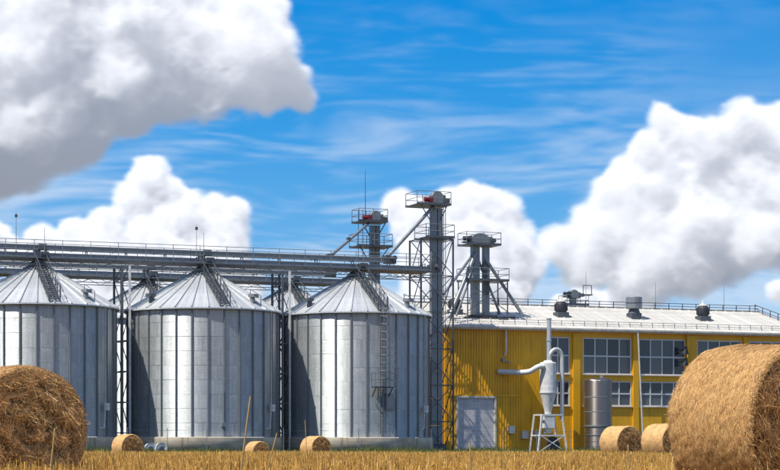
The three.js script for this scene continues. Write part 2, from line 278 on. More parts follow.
function silo(label, x, z, seed, ladder, raise = 0) {
  const g = thing('grain_silo', label, 'silo', x, z, raise, 'corrugated steel grain silos'), r = rng(seed);
  part(g, 'foundation', metric(flat(lathe([[0.01, WALL0], [6.3, WALL0], [6.36, WALL0 - 0.06], [6.36, -0.4 - raise], [0.01, -0.4 - raise]].reverse(), 48))), M.concrete);
  for (let t = 0; t < TIERS; t++) for (let k = 0; k < 15; k++) put(g, 'wall_panel', panelGeo[Math.floor(r() * 6)], M.wall[Math.floor(r() * 4)], [0, WALL0 + TIER * (t + 0.5), 0], [0, (2 * k + (t % 2)) * STEP, 0]);
  for (let k = 0; k < BAYS; k++) { const a = k * STEP; put(g, 'stiffener', stiffGeo, M.stiff, [Math.sin(a) * (R + 0.005), WALL0, Math.cos(a) * (R + 0.005)], [0, a, 0]); }
  part(g, 'eave_ring', metric(flat(lathe([[R - 0.1, EAVE - 0.16], [R + 0.2, EAVE - 0.16], [R + 0.2, EAVE - 0.125], [R - 0.1, EAVE - 0.125]], 60))), M.galv);
  for (let k = 0; k < BAYS; k++) put(g, 'roof_panel', roofGeo, M.roofSheet[Math.floor(r() * 3)], null, [0, (k + 0.5) * STEP, 0]);
  part(g, 'peak_collar', metric(flat(lathe([[0.72, PEAK - 0.2], [0.72, PEAK + 0.12], [0.62, PEAK + 0.16], [0.42, PEAK + 0.32], [0.3, PEAK + 0.34], [0.01, PEAK + 0.34]], 24))), M.galv);
  for (const [i, deg] of [32, -66, 122, 208].entries()) { const a = deg * Math.PI / 180, q = 5.2, y = PEAK + (EAVE - PEAK) * (q - 0.5) / (R - 0.22) + 0.05; put(g, 'roof_vent', ventGeo, i % 2 ? M.galvDark : M.galv, [Math.sin(a) * q, y, Math.cos(a) * q], [0, a, 0]); }
  // stair down the roof with a handrail on each side
  const sl = (EAVE - PEAK) / (R - 0.22), at = (q) => PEAK + sl * (q - 0.5);
  const stair = part(g, 'roof_stair', [-1, 1].map((s) => beam([s * 0.4, at(0.8) + 0.14, 0.8], [s * 0.4, at(6.2) + 0.14, 6.2], 0.05, 0.16)), M.galvDark);
  part(stair, 'tread', [...Array(18)].map((_, i) => box(0.78, 0.04, 0.2, 0, at(0.9 + i * 0.3) + 0.2, 0.9 + i * 0.3)), M.galvDark, 'stuff');
  for (const s of [-1, 1]) {
    const list = [bar([s * 0.42, at(0.8) + 1.1, 0.8], [s * 0.42, at(6.2) + 1.1, 6.2], 0.028), bar([s * 0.42, at(0.8) + 0.6, 0.8], [s * 0.42, at(6.2) + 0.6, 6.2], 0.02)];
    for (let q = 0.9; q < 6.3; q += 0.88) list.push(beam([s * 0.42, at(q) + 0.1, q], [s * 0.42, at(q) + 1.12, q], 0.06, 0.06));
    part(stair, 'handrail', list, M.galvDark);
  }
  for (const [deg, h] of [[-14, 0.9], [18, 0.7]]) { const a = deg * Math.PI / 180 + 0.35; part(g, 'rail_hoop', [bar([Math.sin(a) * 4.6, at(4.6), Math.cos(a) * 4.6], [Math.sin(a) * 4.6, at(4.6) + h, Math.cos(a) * 4.6], 0.03), bar([Math.sin(a) * 5.6, at(5.6), Math.cos(a) * 5.6], [Math.sin(a) * 5.6, at(5.6) + h, Math.cos(a) * 5.6], 0.03), bar([Math.sin(a) * 4.6, at(4.6) + h, Math.cos(a) * 4.6], [Math.sin(a) * 5.6, at(5.6) + h, Math.cos(a) * 5.6], 0.03)], M.galvDark); }
  // switch box with its cable pipe
  { const a = 44 * Math.PI / 180, sx = Math.sin(a), cz = Math.cos(a), o = (q, dx = 0) => [sx * q + cz * dx, cz * q - sx * dx];
    const b = part(g, 'switch_box', [box(0.42, 0.55, 0.24)], M.white); b.position.set(o(R + 0.3)[0], 3.95, o(R + 0.3)[1]); b.rotation.y = a;
    part(g, 'cable_pipe', [bar([o(R + 0.2)[0], 4.2, o(R + 0.2)[1]], [o(R + 0.2)[0], EAVE - 0.1, o(R + 0.2)[1]], 0.035), bar([o(R + 0.22, -0.1)[0], 3.7, o(R + 0.22, -0.1)[1]], [o(R + 0.22, -0.25)[0], 2.35, o(R + 0.22, -0.25)[1]], 0.05), bar([o(R + 0.22, -0.25)[0], 2.35, o(R + 0.22, -0.25)[1]], [o(R + 0.2, -0.9)[0], 2.3, o(R + 0.2, -0.9)[1]], 0.05)], M.white); }
  if (ladder) {
    const L = part(g, 'wall_ladder', [-0.24, 0.24].map((s) => beam([s, 1.9, R + 0.24], [s, EAVE + 0.9, R + 0.24], 0.05, 0.04)), M.galvDark), rungs = []; for (let y = 2.1; y < EAVE + 0.8; y += 0.3) rungs.push(bar([-0.24, y, R + 0.24], [0.24, y, R + 0.24], 0.014, 5));
    part(L, 'rung', rungs, M.galvDark, 'stuff');
    const cage = []; for (let y = 6.3; y < EAVE + 0.5; y += 0.62) cage.push(new THREE.TorusGeometry(0.4, 0.025, 5, 14).rotateX(Math.PI / 2).translate(0, y, R + 0.58)); for (const a of [-1.2, -0.6, 0, 0.6, 1.2]) cage.push(bar([Math.sin(a) * 0.4, 6.3, R + 0.58 + Math.cos(a) * 0.4], [Math.sin(a) * 0.4, EAVE + 0.5, R + 0.58 + Math.cos(a) * 0.4], 0.016, 5));
    part(L, 'safety_cage', cage, M.galv);
    const pl = [box(1.6, 0.07, 0.95, -0.2, 5.62, R + 0.62), beam([-0.9, 4.85, R + 0.1], [-0.9, 5.58, R + 1], 0.06, 0.06), beam([0.5, 4.85, R + 0.1], [0.5, 5.58, R + 1], 0.06, 0.06)];
    part(g, 'rest_platform', pl, M.steelDark);
    const rl = []; for (const [px, pz] of [[-0.98, 0.2], [-0.98, 1.06], [0.58, 1.06], [0.58, 0.2]]) rl.push(bar([px, 5.65, R + pz], [px, 6.75, R + pz], 0.025)); for (const y of [6.2, 6.73]) rl.push(bar([-0.98, y, R + 0.2], [-0.98, y, R + 1.06], 0.02), bar([-0.98, y, R + 1.06], [0.58, y, R + 1.06], 0.02), bar([0.58, y, R + 1.06], [0.58, y, R + 0.2], 0.02));
    part(g, 'platform_rail', rl, M.galvDark);
    part(g, 'manhole', [box(0.75, 1.3, 0.12, 0.62, 4.5, R + 0.05), box(0.6, 1.1, 0.06, 0.62, 4.5, R + 0.14)], M.galv);
  } else part(g, 'sampling_port', [box(0.3, 0.3, 0.25, -0.1, 2.6, R + 0.1), bar([-0.1, 2.6, R + 0.12], [-0.1, 5.2, R + 0.12], 0.03)], M.galv);
  return g;
}
silo('front row steel grain silo behind the large left bale, cut by the photo edge', -13.26, 0, 11, false);
silo('middle steel grain silo of the front row, between the two support posts', 0, 0, 12, false);
silo('front row steel grain silo with a caged wall ladder, nearest the yellow hall', 13.05, 0, 13, true);
silo('rear steel grain silo showing only its roof between the left and middle silos', -0.14, -17.2, 14, false, 0.3);
silo('rear steel grain silo showing only its roof between the middle and ladder silos', 13.1, -17.2, 15, false, 0.3);

// ---------------------------------------------------------------- conveyors above the silos
const casingGeo = metric(merge([box(3.14, 0.3, 0.46), box(3.18, 0.04, 0.54, 0, 0.165, 0), box(0.05, 0.42, 0.58, -1.57, 0, 0), box(3.16, 0.03, 0.5, 0, -0.16, 0)]));
function conveyor(label, x0, x1, y, z, drops) {
  const g = thing('drag_conveyor', label, 'conveyor', x0, z, y - YARD, 'enclosed conveyors over the silos'), n = Math.round((x1 - x0) / 3.18), len = (x1 - x0) / n;
  for (let k = 0; k < n; k++) { const m = put(g, 'casing_section', casingGeo, M.galv, [(k + 0.5) * len, 0, 0]); m.scale.x = len / 3.18; }
  put(g, 'drive_head', [box(0.9, 0.62, 0.72), new THREE.CylinderGeometry(0.2, 0.2, 0.8, 12).rotateX(Math.PI / 2).translate(0.1, 0.1, 0.6)], M.galvDark, [x1 - x0 + 0.2, 0.05, 0]);
  for (const [d, h] of drops) put(g, 'discharge_spout', [box(0.5, 0.3, 0.5, 0, -0.3, 0), bar([0, -0.4, 0], [0, -h, 0], 0.17, 10), box(0.62, 0.4, 0.46, 0.35, 0.05, 0.42)], M.galvDark, [d - x0, 0, 0]);
  return g;
}
conveyor('upper front conveyor, ending at a box short of the tall red-motored elevator', -20.5, 16.0, 16.08, -0.45, [[-13.26, 1.0], [0, 1.0]]);
conveyor('lower front conveyor running over the front silos into the tall elevator tower', -20.5, 19.6, 15.42, 0.4, [[-13.26, 0.75], [0, 0.75], [13.05, 0.75]]);
conveyor('upper rear conveyor seen behind the middle silo peak, second row back', -20.5, 16.9, 16.38, -17.7, [[-0.14, 1.0]]);
conveyor('lower rear conveyor passing over the rear silo roofs', -20.5, 19, 15.68, -16.8, [[-0.14, 0.4], [13.1, 0.4]]);

const railPost = metric(flat(beam([0, 0, 0], [0, 1.36, 0], 0.04, 0.04))), braceA = metric(flat(beam([0, 0, 0], [1.1, 0.5, 0], 0.035, 0.035))), braceB = metric(flat(beam([0, 0.5, 0], [1.1, 0, 0], 0.035, 0.035)));
function catwalk(label, x0, x1, y, z) {
  const g = thing('conveyor_catwalk', label, 'catwalk', x0, z, y - YARD, 'catwalks carrying the conveyors'), L = x1 - x0;
  for (let x = 1.6; x < L; x += 3.18) part(g, 'conveyor_saddle', [box(0.06, 0.75, 0.06, x, -0.25, -0.62), box(0.06, 0.75, 0.06, x, -0.25, -0.05), box(0.07, 0.05, 0.62, x, 0.13, -0.34)], M.galvDark);
  part(g, 'deck', [box(L, 0.04, 2.5, L / 2, -0.62, 0)], M.galvDark);
  for (const s of [-1.38, 1.38]) {
    part(g, 'bottom_chord', [box(L, 0.06, 0.06, L / 2, -1.12, s)], M.galvDark); part(g, 'top_chord', [box(L, 0.09, 0.08, L / 2, -0.6, s)], M.galvDark);
    for (const h of [0.78, 0.38]) part(g, 'handrail', [bar([0, h, s], [L, h, s], 0.026, 5)], M.galv);
    for (let x = 0.1; x < L; x += 2.2) put(g, 'rail_post', railPost, M.galv, [x, -0.55, s]);
    for (let x = 0, k = 0; x < L - 1.1; x += 1.1, k++) put(g, 'brace', k % 2 ? braceA : braceB, M.galvDark, [x, -1.12, s]);
  }
  return g;
}
catwalk('railed steel truss catwalk over the front silos carrying two conveyors', -20.5, 19.4, 15.75, -0.1);
catwalk('railed steel truss catwalk of the rear silo row, behind the front one', -20.5, 17, 15.95, -17.3);
// sagging cables under the end of the front catwalk
for (const [a, b, sag] of [[13.6, 17.2, 0.5], [16.4, 19.6, 0.75]]) {
  const g = thing('sagging_cable', a < 14 ? 'black cable sagging below the catwalk beside the ladder silo peak' : 'black cable sagging below the catwalk just before the tall elevator', 'cable', a, 1.35, 14.95 - YARD, 'loose cables under the catwalk');
  part(g, 'cable_run', metric(flat(pipe([[0, 0, 0], [(b - a) * 0.25, -sag * 0.75, 0], [(b - a) * 0.5, -sag, 0], [(b - a) * 0.75, -sag * 0.75, 0], [b - a, 0, 0]], 0.03, 5))), M.black);
}

function supportTower(label, x, z, h) {
  const g = thing('support_tower', label, 'support tower', x, z, 0, 'steel legs holding up the catwalks');
  const px = 0.3, pz = 1.35;
  for (const [sx, sz] of [[-1, 1], [1, 1], [-1, -1], [1, -1]]) part(g, 'post', [box(0.16, h, 0.16, sx * px, h / 2, sz * pz)], sz > 0 && sx > 0 ? M.white : M.galvDark);
  for (let y = 2, k = 0; y < h - 1; y += 2.4, k++) {
    for (const s of [-1, 1]) { const e = k % 2 ? 1 : -1; part(g, 'diagonal_brace', [beam([s * px, y, -pz * e], [s * px, Math.min(h, y + 2.4), pz * e], 0.06, 0.06)], M.galvDark); part(g, 'crossbar', [box(0.08, 0.08, 2 * pz, s * px, y, 0)], M.galvDark); }
    for (const s of [-1, 1]) part(g, 'crossbar', [box(2 * px, 0.08, 0.08, 0, y, s * pz)], M.galvDark);
  }
  part(g, 'foot', [box(1.1, 0.3, 3.2, 0, 0.1, 0)], M.concrete);
  return g;
}
supportTower('slim lattice support leg standing between the left and middle front silos', -6.62, 0, 15.05);
supportTower('slim lattice support leg standing between the middle and ladder silos', 6.55, 0, 15.05);
supportTower('rear lattice support leg seen through the gap left of the middle silo roof', -6.9, -17.3, 15.2);
supportTower('rear lattice support leg seen through the gap right of the middle silo roof', 6.5, -17.3, 15.2);

// lightning rods on the catwalk
for (const [x, h, l] of [[-13.0, 1.5, 'short white lightning rod above the left silo peak'], [-15.2, 2.6, 'thin lightning rod at the far left of the catwalk'], [-0.9, 2.2, 'thin lightning rod with a small box just left of the middle silo peak'], [-0.3, 1.6, 'plain thin lightning rod right above the middle silo peak'], [13.2, 1.7, 'thin lightning rod above the ladder silo peak']]) {
  const g = thing('lightning_rod', l, 'rod', x, 1.28, 15.4 - YARD, 'lightning rods along the catwalk');
  part(g, 'rod', [bar([0, 0, 0], [0, h + 0.6, 0], 0.03, 6, 0.015)], M.galv); part(g, 'clamp', [box(0.14, 0.2, 0.14, 0, 0.1, 0), ...(h > 2 ? [box(0.18, 0.22, 0.18, 0, h + 0.3, 0)] : [])], M.galvDark);
}

// ---------------------------------------------------------------- bucket elevators
function platform(g, y, x0, x1, z0, z1, hole) {
  const p = part(g, 'platform', [box(x1 - x0, 0.09, z1 - z0, (x0 + x1) / 2, y, (z0 + z1) / 2), box(x1 - x0 + 0.06, 0.2, 0.05, (x0 + x1) / 2, y + 0.04, z1 + 0.02), box(x1 - x0 + 0.06, 0.2, 0.05, (x0 + x1) / 2, y + 0.04, z0 - 0.02)], M.galvDark), list = [];
  for (const h of [0.55, 1.1]) list.push(bar([x0, y + h, z0], [x1, y + h, z0], 0.028, 5), bar([x1, y + h, z0], [x1, y + h, z1], 0.028, 5), bar([x1, y + h, z1], [x0, y + h, z1], 0.028, 5), bar([x0, y + h, z1], [x0, y + h, z0], 0.028, 5));
  part(p, 'guard_rail', list, M.galv);
  for (const [px, pz] of [[x0, z0], [x1, z0], [x0, z1], [x1, z1], [(x0 + x1) / 2, z0], [(x0 + x1) / 2, z1]]) part(p, 'rail_post', [box(0.05, 1.12, 0.05, px, y + 0.55, pz)], M.galv);
}
function leg(g, x, z, w, d, y0, y1, mat) { // casing in flanged lengths
  const n = Math.max(1, Math.round((y1 - y0) / 2.4)), h = (y1 - y0) / n;
  for (let k = 0; k < n; k++) part(g, 'leg_casing', [box(w, h - 0.04, d, x, y0 + (k + 0.5) * h, z), box(w + 0.09, 0.07, d + 0.09, x, y0 + (k + 1) * h - 0.04, z)], k % 2 ? mat : M.galv);
}
function head(g, x, z, y, w, h, d, red) {
  const s = new THREE.Shape(); s.moveTo(-w / 2, 0); s.lineTo(w / 2, 0); s.lineTo(w / 2, h * 0.45); s.absarc(0, h * 0.45, w / 2, 0, Math.PI, false); s.lineTo(-w / 2, 0);
  const hood = new THREE.ExtrudeGeometry(s, { depth: d, bevelEnabled: true, bevelSize: 0.02, bevelThickness: 0.02, bevelSegments: 1, curveSegments: 10 }); hood.scale(1, h / (h * 0.45 + w / 2), 1);
  part(g, 'head_hood', metric(flat(hood.translate(x, y, z - d / 2))), M.galv);
  part(g, 'drive_motor', [new THREE.CylinderGeometry(0.2, 0.2, 0.62, 14).rotateZ(Math.PI / 2).translate(x - w / 2 - 0.35, y + 0.45, z + d * 0.3), box(0.34, 0.45, 0.4, x - w / 2 - 0.05, y + 0.45, z + d * 0.3), box(0.9, 0.12, 0.5, x - w / 2 - 0.25, y + 0.12, z + d * 0.3)], red ? M.red : M.steelDark);
  part(g, 'head_pulley_guard', [box(0.28, h * 0.7, 0.32, x + w / 2 + 0.16, y + h * 0.4, z), box(0.5, 0.35, 0.4, x + w / 2 + 0.3, y + 0.35, z + 0.3)], M.galvDark);
}
function lattice(g, x0, x1, z0, z1, y0, y1, step) {
  for (const [x, z] of [[x0, z1], [x1, z1], [x0, z0], [x1, z0]]) part(g, 'tower_post', [box(0.13, y1 - y0, 0.13, x, (y0 + y1) / 2, z)], M.galvDark);
  for (let y = y0; y < y1 - 0.5; y += step) { const t = Math.min(y1, y + step);
    for (const z of [z0, z1]) { part(g, 'tower_brace', [beam([x0, y, z], [x1, t, z], 0.06, 0.06)], M.galvDark); part(g, 'tower_brace', [beam([x1, y, z + 0.07], [x0, t, z + 0.07], 0.06, 0.06)], M.galvDark); part(g, 'tower_rail', [beam([x0, t - 0.05, z], [x1, t - 0.05, z], 0.07, 0.07)], M.galvDark); }
    for (const x of [x0, x1]) { part(g, 'tower_brace', [beam([x, y, z0], [x, t, z1], 0.06, 0.06)], M.galvDark); part(g, 'tower_rail', [beam([x, t - 0.05, z0], [x, t - 0.05, z1], 0.07, 0.07)], M.galvDark); }
  }
}
{ // tall elevator beside the ladder silo
  const g = thing('bucket_elevator', 'tall bucket elevator tower with a red motor, between ladder silo and yellow hall', 'elevator', 21.2, -3.5, 0, 'bucket elevators');
  leg(g, -0.05, 0.6, 0.5, 0.5, 0.4, 21.2, M.galv); leg(g, 0.5, 0.6, 0.42, 0.5, 0.4, 21.2, M.galv);
  part(g, 'boot', [box(1.5, 1.1, 0.9, 0.2, 0.6, 0.6)], M.galvDark);
  head(g, 0.2, 0.6, 21.5, 1.05, 1.15, 0.75, true);
  lattice(g, -1.45, 1.5, -1.3, 1.25, 0, 18.6, 3.1);
  platform(g, 18.7, -1.0, 1.6, -1.3, 1.3); platform(g, 21.45, -1.9, 1.2, -1.1, 1.5);
  for (const s of [-1, 1]) part(g, 'platform_strut', [beam([s * 0.5, 20.2, 0.9], [s * 1.2 - 0.3, 21.4, 1.35], 0.06, 0.06)], M.galvDark);
  part(g, 'access_ladder', [...[-0.22, 0.22].map((s) => beam([0.98, 0.5, 0.6 + s], [0.98, 22.3, 0.6 + s], 0.05, 0.04))], M.galvDark);
  const p = thing('grain_chute', 'long straight chute slanting from the tall elevator head to the upper conveyor', 'chute', 0, 0, 0, 'slanting chutes from elevator heads');
  part(p, 'chute_pipe', [bar([21.0, 21.3, -2.6], [16.2, 16.75, -0.9], 0.15, 12)], M.galv); part(p, 'chute_flange', [bar([20.9, 21.2, -2.56], [20.99, 21.28, -2.6], 0.2, 12), bar([16.2, 16.75, -0.9], [16.29, 16.84, -0.93], 0.2, 12)], M.galvDark); part(p, 'chute_outlet', [box(0.6, 0.5, 0.6, 16.05, 16.55, -0.85)], M.galvDark);
}
{ // elevator behind the ladder silo, with an aerial
  const g = thing('bucket_elevator', 'slim bucket elevator with an aerial, rising behind the ladder silo roof', 'elevator', 17.75, -8.5, 0, 'bucket elevators');
  leg(g, -0.05, 0, 0.42, 0.46, 0.4, 20.2, M.galv); leg(g, 0.42, 0, 0.36, 0.46, 0.4, 20.2, M.galv);
  part(g, 'boot', [box(1.4, 1.1, 0.9, 0.2, 0.6, 0)], M.galvDark);
  head(g, 0.15, 0, 20.4, 1.0, 1.05, 0.7, true);
  platform(g, 18.3, -1.8, 1.45, -1.0, 1.0); platform(g, 20.45, -1.6, 1.05, -0.9, 0.9);
  for (const x of [-1.5, 1.2]) part(g, 'platform_strut', [beam([x > 0 ? 0.5 : -0.3, 17.0, 0], [x, 18.25, 0.8], 0.07, 0.07)], M.galvDark);
  for (const s of [-1, 1]) part(g, 'platform_strut', [beam([s * 0.4 + 0.1, 19.3, 0], [s * 1.1 - 0.2, 20.4, 0.8], 0.07, 0.07)], M.galvDark);
  part(g, 'access_ladder', [...[-0.2, 0.2].map((s) => beam([-1.5 + s, 12, 1.0], [-1.5 + s, 21.4, 1.0], 0.045, 0.04))], M.galvDark);
  const a = thing('aerial_mast', 'tall thin aerial standing on the slim rear elevator head', 'aerial', 16.95, -8.2, 20.5); part(a, 'mast', [bar([0, 0, 0], [0, 4.4, 0], 0.035, 6, 0.015)], M.steelDark); part(a, 'mast_clamp', [box(0.16, 0.25, 0.16, 0, 0.4, 0)], M.steelDark);
  const p = thing('grain_chute', 'shorter chute slanting from the slim rear elevator down to the upper conveyor', 'chute', 0, 0, 0, 'slanting chutes from elevator heads');
  part(p, 'chute_pipe', [bar([17.2, 20.3, -8.1], [11.3, 16.75, -1.0], 0.13, 12)], M.galv); part(p, 'chute_outlet', [box(0.55, 0.5, 0.55, 11.1, 16.55, -0.9)], M.galvDark); part(p, 'support_saddle', [box(0.3, 0.3, 0.3, 13.9, 18.42, -4.1)], M.galvDark);
}

// ---------------------------------------------------------------- yellow hall
const HX = 23.73, HZ = -6, HL = 37, HD = 20, EH = 11.45, RH = 14.15;
const hall = thing('processing_hall', 'long yellow industrial hall with a white ribbed roof and gridded windows', 'building', HX, HZ);
{
  const wins = [[9.55, 11.9, 7.4, 10.7, 2], [9.55, 11.9, 4.55, 6.83, 2], [13.2, 18.1, 7.4, 10.7, 4], [13.2, 18.1, 4.55, 6.83, 4], [18.86, 23.65, 7.4, 10.7, 4], [18.86, 23.65, 4.55, 6.83, 4], [24.86, 29.6, 7.4, 10.7, 4], [24.86, 29.6, 4.55, 6.83, 4], [30.4, 35.2, 7.4, 10.7, 4], [30.4, 35.2, 4.55, 6.83, 4]];
  const rect = (P, x0, x1, y0, y1) => { const p = new P(); p.moveTo(x0, y0); p.lineTo(x1, y0); p.lineTo(x1, y1); p.lineTo(x0, y1); p.lineTo(x0, y0); return p; };
  const s = rect(THREE.Shape, 0, HL, -0.3, EH); s.holes.push(rect(THREE.Path, 0.85, 4.67, 0.02, 5.35)); for (const w of wins) s.holes.push(rect(THREE.Path, w[0], w[1], w[2], w[3]));
  part(hall, 'front_wall', [new THREE.ExtrudeGeometry(s, { depth: 0.3, bevelEnabled: false }).translate(0, 0, -0.3)], M.yellow);
  const gable = new THREE.Shape([[0.3, -0.3], [HD, -0.3], [HD, EH], [HD / 2, RH - 0.12], [0.3, EH]].map((p) => new THREE.Vector2(...p)));
  for (const x of [0, HL - 0.3]) part(hall, 'end_wall', [new THREE.ExtrudeGeometry(gable, { depth: 0.3, bevelEnabled: false }).rotateY(Math.PI / 2).translate(x, 0, 0)], M.yellow);
  part(hall, 'rear_wall', [box(HL - 0.6, EH, 0.3, HL / 2, EH / 2 - 0.15, -HD + 0.15)], M.yellow);
  // profiled sheets on the left third and on the end wall
  const sheet = (w, h) => {
    const pts = [], n = Math.max(2, Math.round(w / 0.26)), q = w / n;
    for (let i = 0; i < n; i++) pts.push([i * q, 0.012], [i * q + q * 0.5, 0.012], [i * q + q * 0.6, 0.06], [i * q + q * 0.9, 0.06]); pts.push([w, 0.012], [w, 0], [0, 0]);
    return metric(flat(new THREE.ExtrudeGeometry(new THREE.Shape(pts.map((p) => new THREE.Vector2(...p))), { depth: h, bevelEnabled: false }).rotateX(-Math.PI / 2).scale(1, 1, -1)));
  };
  const fix = (g) => { const p = g.attributes.position.array, n = g.attributes.normal.array, uv = g.attributes.uv.array; for (let i = 0; i < p.length; i += 9) { for (let k = 0; k < 3; k++) { [p[i + 3 + k], p[i + 6 + k]] = [p[i + 6 + k], p[i + 3 + k]]; [n[i + 3 + k], n[i + 6 + k]] = [n[i + 6 + k], n[i + 3 + k]]; } const u = i / 9 * 6; for (let k = 0; k < 2; k++) [uv[u + 2 + k], uv[u + 4 + k]] = [uv[u + 4 + k], uv[u + 2 + k]]; } return g; };
  const r = rng(5), any = (a) => a[Math.floor(r() * a.length)];
  for (const [x0, x1, y0, y1] of [[0.02, 0.85, 0.35, 5.32], [4.67, 5.93, 0.35, 5.32], [5.94, 7.2, 0.35, 5.32], [0.02, 0.85, 5.5, EH - 0.2], [0.86, 2.12, 5.5, EH - 0.2], [2.13, 3.4, 5.5, EH - 0.2], [3.41, 4.66, 5.5, EH - 0.2], [4.67, 5.93, 5.5, EH - 0.2], [5.94, 7.2, 5.5, EH - 0.2]]) put(hall, 'cladding_sheet', fix(sheet(x1 - x0, y1 - y0)), any(M.yellowSheet), [x0, y0, 0.004]);
  part(hall, 'flashing_strip', [box(7.2, 0.14, 0.1, 3.6, 5.41, 0.055)], M.yellow);
  const es = fix(sheet(1.23, EH - 0.5)); for (let k = 0; k < 16; k++) put(hall, 'cladding_sheet', es, any(M.yellowSheet), [-0.004, 0.35, -0.32 - (k + 1) * 1.23 + 1.23 - 1.23], [0, -Math.PI / 2, 0]);
  part(hall, 'base_course', [box(HL - 5, 0.5, 0.08, 5 + (HL - 5) / 2 - 0.05, 0.08, 0.045), box(0.8, 0.5, 0.08, 0.42, 0.08, 0.045)], M.concrete);
  for (const [x0, x1] of [[12.15, 12.85], [18.2, 18.76], [23.78, 24.7], [29.7, 30.3]]) part(hall, 'pilaster', [box(x1 - x0, EH - 0.8, 0.16, (x0 + x1) / 2, EH / 2, 0.085)], M.yellow);
  for (const [x0, x1, y0, y1, n] of wins) {
    const w = x1 - x0, h = y1 - y0, cx = (x0 + x1) / 2, cy = (y0 + y1) / 2, f = [box(w, 0.12, 0.1, cx, y0 + 0.06, -0.1), box(w, 0.12, 0.1, cx, y1 - 0.06, -0.1), box(w, 0.13, 0.104, cx, y0 + h * 0.5, -0.1)];
    for (let k = 0; k <= n; k++) f.push(box(0.11, h - 0.01, 0.098, Math.min(x1 - 0.056, Math.max(x0 + 0.056, x0 + w * k / n)), cy, -0.1));
    const win = part(hall, 'window', f, M.frame); part(win, 'sill', [box(w + 0.1, 0.06, 0.2, cx, y0 - 0.034, 0.06)], M.trim);
    for (let k = 0; k < n; k++) for (let j = 0; j < 2; j++) { const m = put(win, 'pane', box(w / n - 0.06, h / 2 - 0.06, 0.02), j === 0 && r() < 0.55 ? M.glass[3] : any(M.glass), [x0 + w * (k + 0.5) / n, y0 + h * (j + 0.5) / 2, -0.12]); m.rotation.set((r() - 0.5) * 0.012, (r() - 0.5) * 0.012, 0); }
  }
  const door = part(hall, 'roller_door', [box(0.14, 5.3, 0.2, 0.93, 2.67, 0.03), box(0.14, 5.3, 0.2, 4.59, 2.67, 0.03), box(3.52, 0.16, 0.2, 2.76, 5.27, 0.03)], M.trim);
  for (let k = 0; k < 8; k++) put(door, 'door_section', [box(3.52, 0.635, 0.06)], M.door[k % 3], [2.76, 0.38 + k * 0.645, -0.1]);
  // roof
  const slope = Math.atan2(RH - EH, HD / 2), len = Math.hypot(RH - EH, HD / 2) + 0.5;
  const rp = metric(merge([box(1.0, 0.06, len), box(0.06, 0.07, len, 0.47, 0.06, 0), box(0.03, 0.03, len, 0.14, 0.04, 0), box(0.03, 0.03, len, -0.2, 0.04, 0)]));
  for (let k = 0; k < 38; k++) for (const f of [1, -1]) { const d = len / 2 - 0.5, m = put(hall, 'roof_panel', rp, any(M.roofWhite), [k * 1.0, EH + (d + 0) * 0 + (RH - EH) / 2 + 0.06 - 0.25 * Math.sin(slope), -HD / 2 + f * (HD / 4 + 0.25 * Math.cos(slope))], [f * slope, 0, 0]); }
  part(hall, 'ridge_cap', [box(HL + 1, 0.06, 0.5, HL / 2, RH + 0.12, -HD / 2)], M.trim);
  part(hall, 'eave_fascia', [box(HL + 1, 0.3, 0.07, HL / 2, EH - 0.12, 0.46)], M.trim);
  part(hall, 'gutter', [box(HL + 1, 0.14, 0.16, HL / 2, EH - 0.06, 0.58)], M.trim);
  part(hall, 'soffit', [box(HL + 0.8, 0.04, 0.44, HL / 2, EH - 0.16, 0.2)], M.yellow);
  const roofY = (z) => EH + (RH - EH) * (-z) / (HD / 2) + 0.09;
  for (const y of [0.42, 0.22]) part(hall, 'snow_guard_rail', [bar([-0.3, roofY(-0.9) + y, -0.9], [HL + 0.3, roofY(-0.9) + y, -0.9], 0.022, 5)], M.galv);
  const sg = metric(flat(beam([0, -0.05, 0.1], [0, 0.44, 0], 0.05, 0.05))); for (let x = 0; x <= HL; x += 1.15) put(hall, 'snow_guard_post', sg, M.galv, [x, roofY(-0.9), -0.9]);
  for (const y of [0.6, 0.34]) part(hall, 'ridge_rail', [bar([-0.3, RH + y, -HD / 2 + 0.4], [HL + 0.3, RH + y, -HD / 2 + 0.4], 0.03, 5)], M.steelDark);
  const rr = metric(flat(box(0.06, 0.62, 0.06))); for (let x = 0.3; x <= HL; x += 1.5) put(hall, 'ridge_post', rr, M.steelDark, [x, RH + 0.32, -HD / 2 + 0.4]);
  // rail down the far gable slope
  part(hall, 'verge_rail', [bar([HL + 0.1, RH + 0.75, -HD / 2], [HL + 0.1, EH + 0.85, -0.2], 0.035, 5), bar([HL + 0.1, RH + 0.4, -HD / 2], [HL + 0.1, EH + 0.5, -0.2], 0.03, 5), ...[...Array(8)].map((_, k) => box(0.06, 0.8, 0.06, HL + 0.1, EH + 0.4 + (RH - EH) * k / 7.3, -0.2 - (HD / 2 - 0.3) * k / 7))], M.steelDark);
  part(hall, 'downpipe', [bar([5.5, EH - 0.1, 0.3], [5.5, 9.4, 0.3], 0.09, 8), bar([5.5, 9.4, 0.3], [5.45, 8.9, 0.12], 0.09, 8)], M.white);
  part(hall, 'downpipe', [bar([23.72, EH - 0.2, 0.24], [23.72, 0.4, 0.24], 0.07, 8)], M.yellow);
  part(hall, 'wall_bracket', [beam([5.3, 8.5, 0.1], [6.0, 8.3, 0.35], 0.1, 0.1), box(0.3, 0.3, 0.25, 5.3, 8.55, 0.17)], M.galv);
  for (const [x, y, w] of [[6.05, 2.4, 0.55], [7.35, 1.95, 0.6], [8.5, 1.95, 0.5]]) part(hall, 'wall_box', [box(w, 0.62, 0.4, x, y, 0.21), box(w + 0.08, 0.05, 0.46, x, y + 0.335, 0.22)], M.white);
